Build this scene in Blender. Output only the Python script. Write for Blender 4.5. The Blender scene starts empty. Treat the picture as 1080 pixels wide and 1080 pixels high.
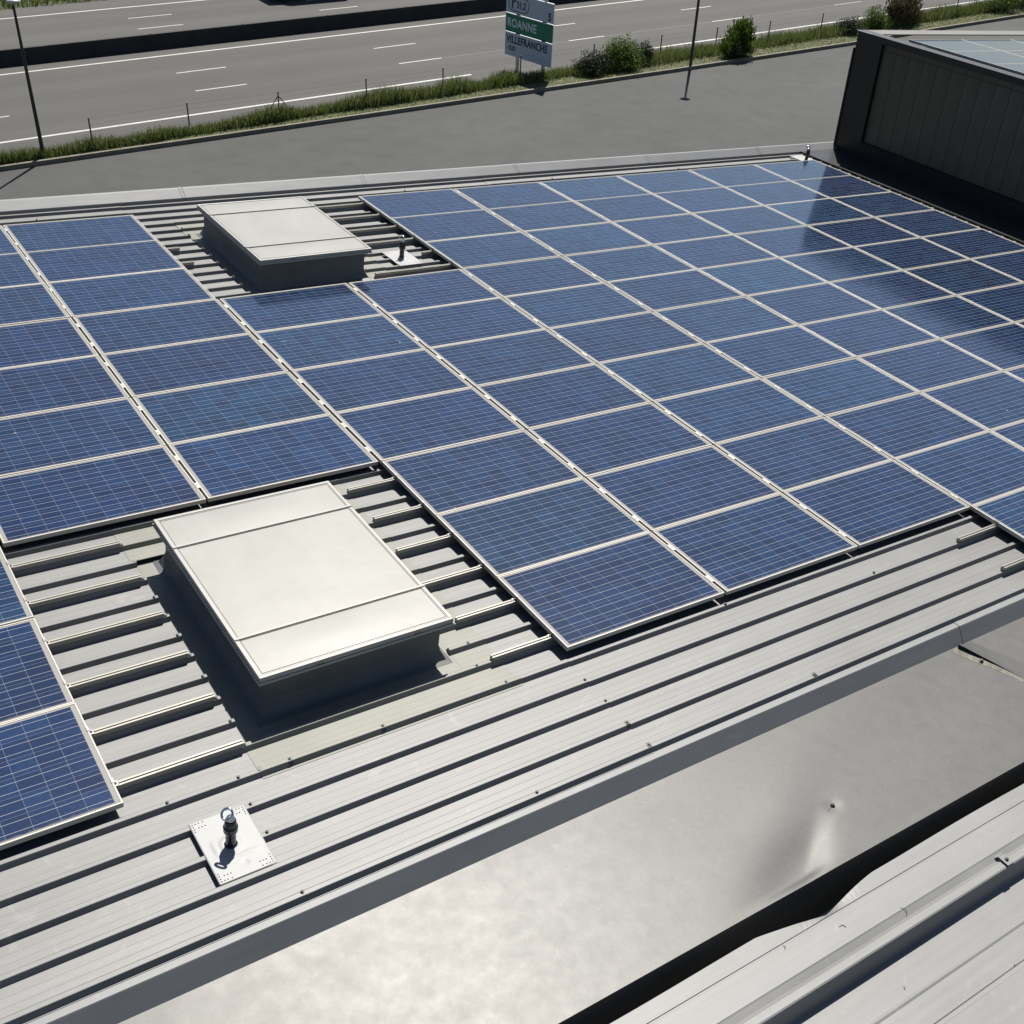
import bpy, bmesh, math, random
from mathutils import Matrix, Vector
random.seed(7)
sc = bpy.context.scene
C = sc.collection
R = math.radians
# ------------------------------------------------------------------ frames
TH = R(5.4)
c5, s5 = math.cos(TH), math.sin(TH)
ROOF = Matrix(((c5, 0, s5, 0), (0, 1, 0, 0), (-s5, 0, c5, 0), (0, 0, 0, 1)))   # roof frame -> world
GZ = -12.67
SUN = Vector((.47, .50, 1)).normalized()

# ------------------------------------------------------------------ helpers
def tag(o, label=None, cat=None, group=None, kind=None):
    if label: o['label'] = label
    if cat: o['category'] = cat
    if group: o['group'] = group
    if kind: o['kind'] = kind
    return o
def empty(name, mat=Matrix.Identity(4)):
    o = bpy.data.objects.new(name, None); C.objects.link(o); o.matrix_world = mat
    o.empty_display_size = .2
    return o
class MB:
    def __init__(s): s.v = []; s.f = []; s.m = []
    def add(s, vs, fs, mi=0):
        b = len(s.v); s.v += [tuple(p) for p in vs]; s.f += [tuple(b+i for i in f) for f in fs]; s.m += [mi]*len(fs)
        return s
    def box(s, x0, x1, y0, y1, z0, z1, mi=0, M=None):
        vs = [Vector(p) for p in ((x0,y0,z0),(x1,y0,z0),(x1,y1,z0),(x0,y1,z0),(x0,y0,z1),(x1,y0,z1),(x1,y1,z1),(x0,y1,z1))]
        if M: vs = [M @ p for p in vs]
        return s.add(vs, [(0,3,2,1),(4,5,6,7),(0,1,5,4),(1,2,6,5),(2,3,7,6),(3,0,4,7)], mi)
    def quad(s, a, b, c, d, mi=0): return s.add([a,b,c,d], [(0,1,2,3)], mi)
    def tube(s, p0, p1, r0, r1=None, n=12, mi=0, caps=True):
        p0, p1 = Vector(p0), Vector(p1); r1 = r0 if r1 is None else r1
        d = (p1-p0).normalized(); a = d.orthogonal().normalized(); b = d.cross(a)
        vs = []
        for p, r in ((p0, r0), (p1, r1)):
            for i in range(n):
                t = 2*math.pi*i/n; vs.append(p+(a*math.cos(t)+b*math.sin(t))*r)
        fs = [(i, (i+1) % n, n+(i+1) % n, n+i) for i in range(n)]
        if caps: fs += [tuple(range(n-1, -1, -1)), tuple(range(n, 2*n))]
        return s.add(vs, fs, mi)
    def lathe(s, prof, c=(0,0,0), n=24, mi=0):
        vs = []; cx, cy, cz = c
        for r, z in prof:
            for i in range(n):
                t = 2*math.pi*i/n; vs.append((cx+r*math.cos(t), cy+r*math.sin(t), cz+z))
        fs = []
        for k in range(len(prof)-1):
            for i in range(n):
                j = (i+1) % n; fs.append((k*n+i, k*n+j, (k+1)*n+j, (k+1)*n+i))
        fs.append(tuple(range(n-1,-1,-1))); fs.append(tuple(range((len(prof)-1)*n, len(prof)*n)))
        return s.add(vs, fs, mi)
    def prof(s, pts, x0, x1, mi=0):       # profile in (y,z) swept along x
        vs = [(x0, y, z) for y, z in pts]+[(x1, y, z) for y, z in pts]; n = len(pts)
        return s.add(vs, [(i, i+1, n+i+1, n+i) for i in range(n-1)], mi)
    def build(s, name, mats, parent=None, mw=None, smooth=False, bevel=0):
        me = bpy.data.meshes.new(name); me.from_pydata(s.v, [], s.f)
        if not isinstance(mats, (list, tuple)): mats = [mats]
        for m in mats: me.materials.append(m)
        me.polygons.foreach_set('material_index', s.m)
        if smooth: me.polygons.foreach_set('use_smooth', [True]*len(me.polygons))
        me.update()
        o = bpy.data.objects.new(name, me); C.objects.link(o)
        if parent: o.parent = parent
        elif mw is not None: o.matrix_world = mw
        if bevel:
            b = o.modifiers.new('bevel', 'BEVEL'); b.width = bevel; b.segments = 2; b.limit_method = 'ANGLE'
        return o
def copy_tree(o, parent=None):
    c = o.copy(); C.objects.link(c); c.parent = parent
    for ch in o.children: copy_tree(ch, c)
    return c
def copy_thing(o, mw):
    c = o.copy(); C.objects.link(c); c.matrix_world = mw
    for ch in o.children:
        k = ch.copy(); C.objects.link(k); k.parent = c
        for g in ch.children:
            q = g.copy(); C.objects.link(q); q.parent = k
    return c
def at_roof(x, y, z=0): return ROOF @ Matrix.Translation((x, y, z))

# ------------------------------------------------------------------ materials
class NT:
    def __init__(s, name):
        s.m = bpy.data.materials.new(name); s.m.use_nodes = True
        s.t = s.m.node_tree; s.b = s.t.nodes['Principled BSDF']; s.n = s.t.nodes; s.l = s.t.links
    def node(s, typ, **kw):
        n = s.n.new(typ)
        for k, v in kw.items():
            if k[0] == '_': n.inputs[k[1:].replace('_', ' ')].default_value = v
            else: setattr(n, k, v)
        return n
    def link(s, a, b): s.l.new(a, b)
    def coord(s, kind='Object'):
        return s.node('ShaderNodeTexCoord').outputs[kind]
    def noise(s, scale, detail=4, vec=None, rough=.55, dist=0):
        n = s.node('ShaderNodeTexNoise'); n.inputs['Scale'].default_value = scale; n.inputs['Detail'].default_value = detail
        n.inputs['Roughness'].default_value = rough; n.inputs['Distortion'].default_value = dist
        if vec is not None: s.link(vec, n.inputs['Vector'])
        return n.outputs['Fac']
    def ramp(s, fac, stops):
        r = s.node('ShaderNodeValToRGB'); e = r.color_ramp.elements
        while len(e) < len(stops): e.new(.5)
        for el, (p, col) in zip(e, stops): el.position = p; el.color = (*col, 1) if len(col) == 3 else col
        s.link(fac, r.inputs['Fac']); return r.outputs['Color']
    def math(s, op, a, b=None, c=None, clamp=False):
        n = s.node('ShaderNodeMath', operation=op); n.use_clamp = clamp
        for i, v in enumerate((a, b, c)):
            if v is None: continue
            if isinstance(v, (int, float)): n.inputs[i].default_value = v
            else: s.link(v, n.inputs[i])
        return n.outputs[0]
    def mix(s, fac, a, b, mode='MIX'):
        n = s.node('ShaderNodeMix', data_type='RGBA', blend_type=mode)
        for sock, v in ((n.inputs[0], fac), (n.inputs[6], a), (n.inputs[7], b)):
            if isinstance(v, (int, float)): sock.default_value = v
            elif isinstance(v, tuple): sock.default_value = (*v, 1)
            else: s.link(v, sock)
        return n.outputs[2]
    def stretch(s, vec, sx, sy, sz):
        m = s.node('ShaderNodeMapping'); m.inputs['Scale'].default_value = (sx, sy, sz); s.link(vec, m.inputs['Vector']); return m.outputs[0]
    def bump(s, h, strength=.3, dist=.01):
        b = s.node('ShaderNodeBump'); b.inputs['Strength'].default_value = strength; b.inputs['Distance'].default_value = dist
        s.link(h, b.inputs['Height']); s.link(b.outputs[0], s.b.inputs['Normal'])
    def set(s, **kw):
        for k, v in kw.items():
            i = s.b.inputs[k.replace('_', ' ')]
            if isinstance(v, tuple) and len(v) == 3: v = (*v, 1)
            if hasattr(v, 'is_linked'): s.link(v, i)
            else: i.default_value = v
        return s.m

def simple(name, col, rough=.5, metal=0, var=.12, scale=6, bump=0, spec=.5):
    n = NT(name); co = n.coord()
    f = n.noise(scale, 5, co)
    lo = tuple(c*(1-var) for c in col); hi = tuple(min(1, c*(1+var)) for c in col)
    n.set(Base_Color=n.ramp(f, [(.3, lo), (.7, hi)]), Roughness=rough, Metallic=metal)
    n.b.inputs['Specular IOR Level'].default_value = spec
    if bump: n.bump(n.noise(scale*8, 4, co), bump, .004)
    return n.m

def sheet_metal(name, col, rough=.42, metal=.55, streak=.10, stain=.0, waves=.5):
    n = NT(name); co = n.coord()
    big = n.noise(1.1, 4, co); st = n.noise(1.0, 5, n.stretch(co, .6, 26, 26)); fine = n.noise(60, 3, co)
    f = n.math('ADD', n.math('MULTIPLY', big, .5), n.math('ADD', n.math('MULTIPLY', st, .35), n.math('MULTIPLY', fine, .15)))
    lo = tuple(c*(1-streak*1.6) for c in col); hi = tuple(min(1, c*(1+streak)) for c in col)
    base = n.ramp(f, [(.32, lo), (.68, hi)])
    # scattered dirt specks and pale splashes
    sp = n.ramp(n.noise(38, 2, co), [(.0, (0,0,0)), (.70, (0,0,0)), (.76, (1,1,1))])
    base = n.mix(n.math('MULTIPLY', sp, .25), base, tuple(c*.45 for c in col))
    pl = n.ramp(n.noise(5, 3, co, dist=1.5), [(.0, (0,0,0)), (.62, (0,0,0)), (.72, (1,1,1))])
    base = n.mix(n.math('MULTIPLY', pl, .10), base, (.36, .36, .35))
    if stain: 
        sn = n.ramp(n.noise(2.2, 6, co), [(.45, (0,0,0)), (.7, (1,1,1))]); base = n.mix(n.math('MULTIPLY', sn, stain), base, (.42, .40, .34))
    n.set(Base_Color=base, Metallic=metal, Roughness=n.math('ADD', rough-.07, n.math('MULTIPLY', big, .14)))
    n.bump(n.math('ADD', n.math('MULTIPLY', n.noise(3.0, 2, n.stretch(co, .5, 1.5, 1)), 1.0), n.math('MULTIPLY', fine, .03)), waves, .006)
    return n.m

M = {}
M['roof'] = sheet_metal('roof_metal', (.150, .151, .148), rough=.54, metal=.12, streak=.14)
M['roof2'] = sheet_metal('near_roof_metal', (.178, .179, .175), rough=.55, metal=.08, streak=.10)
M['cap'] = sheet_metal('cap_metal', (.16, .165, .168), rough=.56, metal=.10, streak=.08)
M['rail'] = simple('rail_aluminium', (.27, .258, .225), .4, .25, .08, 9)
M['alu'] = simple('frame_aluminium', (.39, .375, .335), .45, .1, .06, 9)
M['alud'] = simple('clamp_aluminium', (.28, .27, .26), .4, .5, .06, 20)
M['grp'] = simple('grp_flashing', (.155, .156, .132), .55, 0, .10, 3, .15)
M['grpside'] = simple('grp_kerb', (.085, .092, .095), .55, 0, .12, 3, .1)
M['dark'] = simple('dark_flashing', (.018, .019, .021), .38, .1, .15, 2)
M['blackframe'] = simple('black_cladding_frame', (.012, .0125, .014), .42, .1, .12, 2)
M['rubber'] = simple('black_rubber', (.012, .014, .02), .22, 0, .1, 8)
M['steel'] = simple('polished_steel', (.7, .7, .7), .15, 1, .04, 8)
M['bolt'] = simple('bolt_steel', (.045, .044, .042), .5, .3, .2, 30)
M['whiteplate'] = simple('white_plate', (.28, .285, .28), .55, 0, .03, 8)
M['wall'] = simple('wall_cladding', (.16, .165, .17), .5, .2, .06, 2)
M['matt'] = simple('matt_black_metal', (.014, .014, .016), .75, 0, .1, 4)
M['black'] = simple('black_hole', (.01, .01, .01), .8, 0, .1, 8)
M['pole'] = simple('pole_paint', (.030, .030, .032), .5, .3, .1, 8)
M['lamphead'] = simple('lamp_head_paint', (.45, .45, .44), .4, .1, .05, 8)
M['kerb'] = simple('kerb_concrete', (.16, .145, .11), .85, 0, .2, 3, .3)
M['barrier'] = simple('weathered_barrier', (.022, .022, .021), .9, 0, .25, 1.2, .3)
M['post'] = simple('fence_post_paint', (.05, .055, .05), .6, .2, .1, 8)
M['signpost'] = simple('galvanised_post', (.42, .42, .40), .5, .5, .1, 4)

def mat_lid():
    n = NT('skylight_sheet'); co = n.coord()
    f = n.noise(1.3, 3, co); st = n.noise(1.0, 4, n.stretch(co, 9, .8, 1)); sm = n.noise(14, 4, co)
    g = n.math('ADD', n.math('MULTIPLY', f, .55), n.math('ADD', n.math('MULTIPLY', st, .3), n.math('MULTIPLY', sm, .15)))
    lc = n.ramp(g, [(.3, (.232, .228, .208)), (.7, (.262, .259, .240))])
    ds = n.ramp(n.noise(2.6, 6, n.stretch(co, 2.2, .8, 1), rough=.7), [(.52, (0,0,0)), (.72, (1,1,1))]); lc = n.mix(n.math('MULTIPLY', ds, .10), lc, (.15, .138, .11))
    dk = n.ramp(n.noise(60, 2, co), [(0, (0,0,0)), (.70, (0,0,0)), (.74, (1,1,1))]); lc = n.mix(n.math('MULTIPLY', dk, .3), lc, (.10, .095, .08))
    n.set(Base_Color=lc, Roughness=n.math('ADD', .32, n.math('MULTIPLY', f, .2)))
    n.bump(f, .35, .02)
    return n.m
M['lid'] = mat_lid()
M['lidframe'] = simple('skylight_frame', (.30, .293, .27), .4, .05, .05, 6)

def mat_cells():
    n = NT('solar_cells'); co = n.coord()
    xyz = n.node('ShaderNodeSeparateXYZ'); n.link(co, xyz.inputs[0])
    cx, cy = .1585, .1585
    u = n.math('DIVIDE', n.math('SUBTRACT', xyz.outputs[0], .0425), cx)
    v = n.math('DIVIDE', n.math('SUBTRACT', xyz.outputs[1], .0245), cy)
    fu = n.math('FRACT', u); fv = n.math('FRACT', v)
    def near(x, c, w): return n.math('LESS_THAN', n.math('ABSOLUTE', n.math('SUBTRACT', x, c)), w)
    gapu = n.math('GREATER_THAN', n.math('ABSOLUTE', n.math('SUBTRACT', fu, .5)), .5-.0085)
    gapv = n.math('GREATER_THAN', n.math('ABSOLUTE', n.math('SUBTRACT', fv, .5)), .5-.0075)
    bus = n.math('MAXIMUM', near(fv, .25, .0085), near(fv, .75, .0085))
    out = n.math('MAXIMUM', n.math('GREATER_THAN', n.math('ABSOLUTE', n.math('SUBTRACT', u, 5)), 5.005),
                 n.math('GREATER_THAN', n.math('ABSOLUTE', n.math('SUBTRACT', v, 3)), 3.005))
    # per cell and per crystal variation
    oi = n.node('ShaderNodeObjectInfo')
    cell = n.node('ShaderNodeCombineXYZ'); n.link(n.math('FLOOR', u), cell.inputs[0]); n.link(n.math('FLOOR', v), cell.inputs[1])
    n.link(n.math('MULTIPLY', oi.outputs['Random'], 91.), cell.inputs[2])
    wn = n.node('ShaderNodeTexWhiteNoise'); n.link(cell.outputs[0], wn.inputs[0])
    vor = n.node('ShaderNodeTexVoronoi'); vor.inputs['Scale'].default_value = 70; n.link(n.stretch(co, 1, 1.6, 1), vor.inputs['Vector'])
    sepv = n.node('ShaderNodeSeparateColor'); n.link(vor.outputs['Color'], sepv.inputs[0])
    t = n.math('ADD', n.math('MULTIPLY', wn.outputs['Value'], .5), n.math('MULTIPLY', sepv.outputs[0], .5))
    base = n.ramp(t, [(0, (.0022, .0088, .031)), (.5, (.0038, .0145, .048)), (1, (.0085, .029, .082))])
    base = n.mix(1.0, base, oi.outputs['Color'], 'MULTIPLY')
    silver = (.40, .415, .43)
    base = n.mix(n.math('MULTIPLY', n.math('MAXIMUM', gapu, gapv), .6), base, (.20, .22, .26))
    base = n.mix(n.math('MULTIPLY', bus, .85), base, silver)
    base = n.mix(out, base, (.27, .257, .225))
    # dust
    d = n.ramp(n.noise(2.5, 6, co), [(.35, (0,0,0)), (.75, (1,1,1))])
    base = n.mix(n.math('MULTIPLY', d, .014), base, (.22, .21, .19))
    ed = n.math('MULTIPLY', n.math('LESS_THAN', n.math('ADD', xyz.outputs[1], n.math('MULTIPLY', n.noise(18, 4, co), -.045)), .014), .28)
    base = n.mix(ed, base, (.17, .15, .12))
    vec2 = n.node('ShaderNodeVectorMath', operation='ADD'); n.link(co, vec2.inputs[0]); cb = n.node('ShaderNodeCombineXYZ'); n.link(n.math('MULTIPLY', oi.outputs['Random'], 37.), cb.inputs[0]); n.link(cb.outputs[0], vec2.inputs[1])
    dr = n.ramp(n.noise(9, 1, vec2.outputs[0]), [(0, (0,0,0)), (.80, (0,0,0)), (.815, (1,1,1))])
    base = n.mix(n.math('MULTIPLY', dr, .6), base, (.33, .32, .29))
    sp = n.ramp(n.noise(55, 2, n.coord('Object')), [(0, (0,0,0)), (.76, (0,0,0)), (.80, (1,1,1))])
    base = n.mix(n.math('MULTIPLY', sp, .25), base, (.25, .25, .24))
    n.set(Base_Color=base, Roughness=.115)
    n.b.inputs['Specular IOR Level'].default_value = .6
    n.b.inputs['IOR'].default_value = 1.88
    return n.m
M['cells'] = mat_cells()

def mat_plate():
    n = NT('galvanised_plate'); co = n.coord()
    big = n.noise(1.4, 5, co); mid = n.noise(9, 6, co); fine = n.noise(70, 3, co)
    v = n.node('ShaderNodeTexVoronoi'); v.inputs['Scale'].default_value = 55; n.link(co, v.inputs['Vector'])
    f = n.math('ADD', n.math('MULTIPLY', big, .45), n.math('ADD', n.math('MULTIPLY', mid, .35), n.math('MULTIPLY', fine, .2)))
    base = n.ramp(f, [(.30, (.072, .072, .070)), (.5, (.082, .0815, .078)), (.72, (.093, .092, .087))])
    sep = n.node('ShaderNodeSeparateColor'); n.link(v.outputs['Color'], sep.inputs[0])
    base = n.mix(n.math('MULTIPLY', sep.outputs[0], .07), base, (.16, .16, .155))
    spl = n.ramp(n.noise(22, 5, co, dist=2), [(0, (0,0,0)), (.6, (0,0,0)), (.66, (1,1,1))])
    base = n.mix(n.math('MULTIPLY', spl, .22), base, (.145, .145, .135))
    n.set(Base_Color=base, Metallic=.20, Roughness=n.math('ADD', .41, n.math('MULTIPLY', mid, .12)))
    n.b.inputs['Specular IOR Level'].default_value = .38
    n.bump(n.math('ADD', n.math('MULTIPLY', big, .6), n.math('ADD', n.math('MULTIPLY', mid, .03), n.math('MULTIPLY', fine, .02))), .22, .012)
    return n.m
M['plate'] = mat_plate()

def asphalt(name, lo, hi, rough=.9, tracks=False):
    n = NT(name); co = n.coord()
    big = n.noise(.09, 5, co); mid = n.noise(.9, 5, co); st = n.noise(.6, 3, n.stretch(co, .05, 1.6, 1)); fine = n.noise(30, 3, co)
    f = n.math('ADD', n.math('MULTIPLY', big, .35), n.math('ADD', n.math('MULTIPLY', st if tracks else mid, .4), n.math('MULTIPLY', fine, .25)))
    base = n.ramp(f, [(.36, lo), (.64, hi)])
    if tracks:
        wv = n.node('ShaderNodeTexWave', wave_type='BANDS', bands_direction='Y'); wv.inputs['Scale'].default_value = .085
        wv.inputs['Distortion'].default_value = .6; n.link(co, wv.inputs['Vector'])
        base = n.mix(n.math('MULTIPLY', wv.outputs['Fac'], .34), base, tuple(c*.72 for c in lo))
    else:
        pt = n.ramp(n.noise(.25, 3, co, dist=1.), [(.58, (0,0,0)), (.66, (1,1,1))])
        base = n.mix(n.math('MULTIPLY', pt, .16), base, (.08, .079, .073))
        cr = n.node('ShaderNodeTexVoronoi', feature='DISTANCE_TO_EDGE'); cr.inputs['Scale'].default_value = .22; n.link(n.stretch(co, .5, 1, 1), cr.inputs['Vector'])
        ck = n.ramp(cr.outputs['Distance'], [(0, (1,1,1)), (.006, (0,0,0))])
        base = n.mix(n.math('MULTIPLY', ck, .35), base, (.03, .03, .03))
    n.set(Base_Color=base, Roughness=rough)
    n.bump(n.noise(60, 3, co), .3, .01)
    return n.m
M['parking'] = asphalt('parking_asphalt', (.038, .039, .0375), (.058, .059, .056))
M['road'] = asphalt('motorway_asphalt', (.054, .0525, .049), (.074, .071, .066), tracks=True)
M['paint'] = simple('road_paint', (.38, .38, .36), .6, 0, .12, 2)
M['paintworn'] = simple('worn_road_paint', (.16, .155, .145), .7, 0, .25, 2)
M['soil'] = simple('verge_soil', (.072, .078, .032), .95, 0, .35, 2.5, .4)
M['ground'] = simple('far_ground', (.04, .048, .02), .95, 0, .3, .3)
def mat_leaf(name, cols, trans=.25):
    n = NT(name); a = n.node('ShaderNodeVertexColor', layer_name='Col')
    s = n.node('ShaderNodeSeparateColor'); n.link(a.outputs[0], s.inputs[0])
    n.set(Base_Color=n.ramp(s.outputs[0], cols), Roughness=.6)
    n.b.inputs['Specular IOR Level'].default_value = .3
    tr = n.node('ShaderNodeBsdfTranslucent'); n.link(n.ramp(s.outputs[0], cols), tr.inputs[0])
    mx = n.node('ShaderNodeMixShader'); mx.inputs[0].default_value = trans
    out = n.n['Material Output']; n.link(n.b.outputs[0], mx.inputs[1]); n.link(tr.outputs[0], mx.inputs[2]); n.link(mx.outputs[0], out.inputs[0])
    return n.m
M['grass'] = mat_leaf('tall_grass', [(0, (.070, .102, .024)), (.4, (.125, .165, .042)), (.7, (.18, .205, .066)), (.85, (.28, .265, .15)), (1, (.34, .31, .21))], .3)
M['shortgrass'] = mat_leaf('short_grass', [(0, (.07, .105, .022)), (.6, (.12, .155, .036)), (1, (.19, .185, .08))], .3)
M['leaf_bright'] = mat_leaf('bright_leaves', [(0, (.035, .065, .008)), (.5, (.075, .125, .018)), (1, (.15, .20, .036))])
M['leaf_dark'] = mat_leaf('dark_leaves', [(0, (.014, .022, .009)), (.5, (.026, .038, .015)), (1, (.055, .065, .034))])
M['leaf_red'] = mat_leaf('purple_leaves', [(0, (.04, .032, .020)), (.5, (.085, .066, .042)), (1, (.13, .12, .06))])
M['bark'] = simple('bark', (.06, .045, .03), .9, 0, .3, 10)

# ================================================================== GROUND
YM = lambda x, y0: y0+.0262*(x-8)          # motorway lines run 1.5 degrees off the roof edge
def strip(name, x0, x1, f0, f1, z, mat, step=8):
    m = MB(); n = max(1, int((x1-x0)/step)); vs = []; fs = []
    for i in range(n+1):
        x = x0+(x1-x0)*i/n; vs += [(x, f0(x), z), (x, f1(x), z)]
    for i in range(n): fs.append((2*i, 2*i+2, 2*i+3, 2*i+1))
    m.add(vs, fs); return m.build(name, mat)
g = MB(); g.quad((-1500, -1500, GZ-.02), (1500, -1500, GZ-.02), (1500, 1500, GZ-.02), (-1500, 1500, GZ-.02))
tag(g.build('ground', M['ground']), kind='structure')
KP = [(-60, 39.7), (5, 39.6), (24, 39.5), (47, 39.45), (63, 39.6), (72, 40.0), (85, 40.3), (140, 41.5)]
def kerb_y(x):
    for (a, ya), (b, yb) in zip(KP, KP[1:]):
        if x <= b: return ya+(yb-ya)*(x-a)/(b-a)
    return KP[-1][1]
VP = [(-60, 39.6), (7, 40.5), (25, 41.3), (45, 42.4), (68, 42.9), (84, 43.5), (140, 45.2)]
def verge_y(x):
    for (a, ya), (b, yb) in zip(VP, VP[1:]):
        if x <= b: return ya+(yb-ya)*(x-a)/(b-a)
    return VP[-1][1]
tag(strip('parking_lot', -60, 140, lambda x: -60, kerb_y, GZ-.004, M['parking']), kind='structure')
tag(strip('motorway', -60, 140, lambda x: verge_y(x)-.8, lambda x: YM(x, 57.6), GZ-.012, M['road']), kind='structure')
tag(strip('far_carriageway', -60, 140, lambda x: YM(x, 57.6), lambda x: YM(x, 70.9), GZ-.008, M['road']), kind='structure')
kb = MB()
xs = [-60+i*2 for i in range(101)]
vs = []; fs = []
for x in xs:
    y = kerb_y(x); vs += [(x, y, GZ-.05), (x, y+.012, GZ+.20), (x, y+.16, GZ+.205), (x, y+.17, GZ-.05)]
for i in range(len(xs)-1):
    for k in range(3): fs.append((4*i+k, 4*i+4+k, 4*i+5+k, 4*i+1+k))
kb.add(vs, fs); tag(kb.build('kerb', M['kerb']), kind='structure')
tag(strip('verge', -60, 140, lambda x: kerb_y(x)+.165, verge_y, GZ+.14, M['soil'], 2), kind='structure')
def dash(m, x0, x1, y, w, mi=0):
    m.quad((x0, YM(x0, y)-w/2, 0), (x1, YM(x1, y)-w/2, 0), (x1, YM(x1, y)+w/2, 0), (x0, YM(x0, y)+w/2, 0), mi)
lm = MB()
# near edge line: long dashes with one gap as photographed
for a, b in ((-60, 34.9), (48.1, 86.8), (100, 139)): dash(lm, a, b, 43.62, .22)
dash(lm, -60, 139, 55.3, .20)
for k in range(-4, 9):
    dash(lm, 19.15+13*k, 22.2+13*k, 47.6, .13)
    dash(lm, 19.45+13*k, 22.5+13*k, 51.4, .13)
# thin worn trace left of an old line
dash(lm, 35.2, 44.9, 47.55, .05, 1); dash(lm, 48.4, 57.9, 47.55, .05, 1); dash(lm, 61.2, 90, 47.55, .05, 1)
o = lm.build('lane_markings', [M['paint'], M['paintworn']]); o.location = (0, 0, GZ-.006); tag(o, kind='structure')
lm = MB()
dash(lm, -60, 139, 68.3, .20)
for k in range(-4, 9):
    dash(lm, 20.85+13*k, 23.9+13*k, 62.15, .13)
    dash(lm, 21.2+13*k, 24.2+13*k, 65.15, .13)
o = lm.build('far_lane_markings', [M['paint']]); o.location = (0, 0, GZ-.002); tag(o, kind='structure')

# median barrier
b = MB(); vs = []; fs = []; sec = [(-.28, -.02), (-.26, .10), (-.13, .30), (-.09, .86), (.09, .86), (.13, .30), (.26, .10), (.28, -.02)]
for x in (-60, 139):
    vs += [(x, YM(x, 57.05)+y, GZ+z) for y, z in sec]
fs = [(i, 8+i, 9+i, i+1) for i in range(7)]
b.add(vs, fs)
for k in range(0, 33):
    x = -58+6*k; b.box(x-.02, x+.02, YM(x, 57.05)-.08, YM(x, 57.05)+.08, GZ+.86, GZ+.885)
tag(b.build('median_barrier', M['barrier']), 'long dark weathered barrier dividing the two motorway carriageways', 'barrier')

# grasses (stuff)
def blades(name, n, fx, hmin, hmax, w, mat, label, lean=.25, zoff=.1):
    vs = []; fs = []; cols = []
    for i in range(n):
        x, y, hs = fx(); h = random.uniform(hmin, hmax)*hs; a = random.uniform(0, math.pi)
        dx, dy = math.cos(a)*w*.5, math.sin(a)*w*.5; lx, ly = random.gauss(0, lean)*h, random.gauss(0, lean)*h
        b0 = len(vs); vs += [(x-dx, y-dy, GZ+zoff), (x+dx, y+dy, GZ+zoff), (x+dx*.7+lx*.5, y+dy*.7+ly*.5, GZ+zoff+h*.6), (x+lx, y+ly, GZ+zoff+h), (x-dx*.7+lx*.5, y-dy*.7+ly*.5, GZ+zoff+h*.6)]
        fs.append(tuple(range(b0, b0+5))); cols.append(min(1, max(0, random.betavariate(2, 2.4))))
    me = bpy.data.meshes.new(name); me.from_pydata(vs, [], fs); me.materials.append(mat)
    ca = me.color_attributes.new('Col', 'FLOAT_COLOR', 'CORNER'); arr = []
    for v in cols: arr += [v, v, v, 1]*5
    ca.data.foreach_set('color', arr)
    o = bpy.data.objects.new(name, me); C.objects.link(o); tag(o, label, 'grass', kind='stuff'); return o
rp = [random.random() for _ in range(400)]
def patch(x, s=1.6):
    t = x/s; i = int(math.floor(t)); f = t-i; return rp[i % 400]*(1-f)+rp[(i+1) % 400]*f
def fx_tall():
    x = random.uniform(2, 92); top = verge_y(x)
    fe = 40.9 if x < 30 else 40.9+(x-30)*.035
    fe = min(fe, top-.35); lo = max(kerb_y(x)+.35, fe-.45 if x < 40 else fe-.9)
    y = random.triangular(lo, top, (lo+top)/2+.1); return x, y, .55+.75*patch(x)
blades('tall_grass', 42000, fx_tall, .25, .85, .035, M['grass'], 'tall unmown green grass along the fence beside the motorway')
def fx_short():
    x = random.uniform(2, 92); return x, random.uniform(kerb_y(x)+.2, min(kerb_y(x)+2.2, verge_y(x))), 1
blades('short_grass', 26000, fx_short, .04, .12, .05, M['shortgrass'], 'short dry yellowish grass between the kerb and the tall grass', .5)
def fx_far():
    x = random.uniform(5, 60); return x, YM(x, random.uniform(70.9, 76)), .5+.8*patch(x, .9)
blades('far_grass', 9000, fx_far, .3, .7, .08, M['grass'], 'green grass beyond the far carriageway at the top of the photo', zoff=-.01)

# fence
fpx = [(11.33,40.52),(16.24,40.87),(21.01,40.75),(26.18,41.0),(31.02,41.1),(36.5,41.5),(42.2,42.0),(47.6,42.1),(52.33,42.15),(57,42.1),(62.27,42.34),(67.4,42.5),(72.16,42.4),(76.71,42.3),(81.5,42.6),(86.5,42.8)]
fe = empty('wire_fence', Matrix.Translation((11.33, 40.52, GZ)))
tag(fe, 'low wire fence on thin dark posts running through the tall grass', 'fence')
p0 = MB(); p0.tube((0,0,-.1), (0,0,1.42), .035, n=8); p0.tube((0,0,1.42), (0,0,1.45), .045, n=8)
first = None
for i, (x, y) in enumerate(fpx):
    if first is None: po = first = p0.build('post', M['post'], fe)
    else: po = first.copy(); C.objects.link(po); po.parent = fe
    po.location = (x-11.33, y-40.52, .1)
for sx in (-1, 1):
    q = MB(); q.tube((21.01-11.33, .23, 1.35), (21.01-11.33+sx*.95, .23+.05, .1), .022, n=6); q.build('brace', M['post'], fe)
q = MB()
for (x0, y0), (x1, y1) in zip(fpx, fpx[1:]):
    for h in (.45, .8, 1.15, 1.4): q.tube((x0-11.33, y0-40.52, h+.08), (x1-11.33, y1-40.52, h+.08), .004, n=4, caps=False)
q.build('wire', M['post'], fe)

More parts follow.
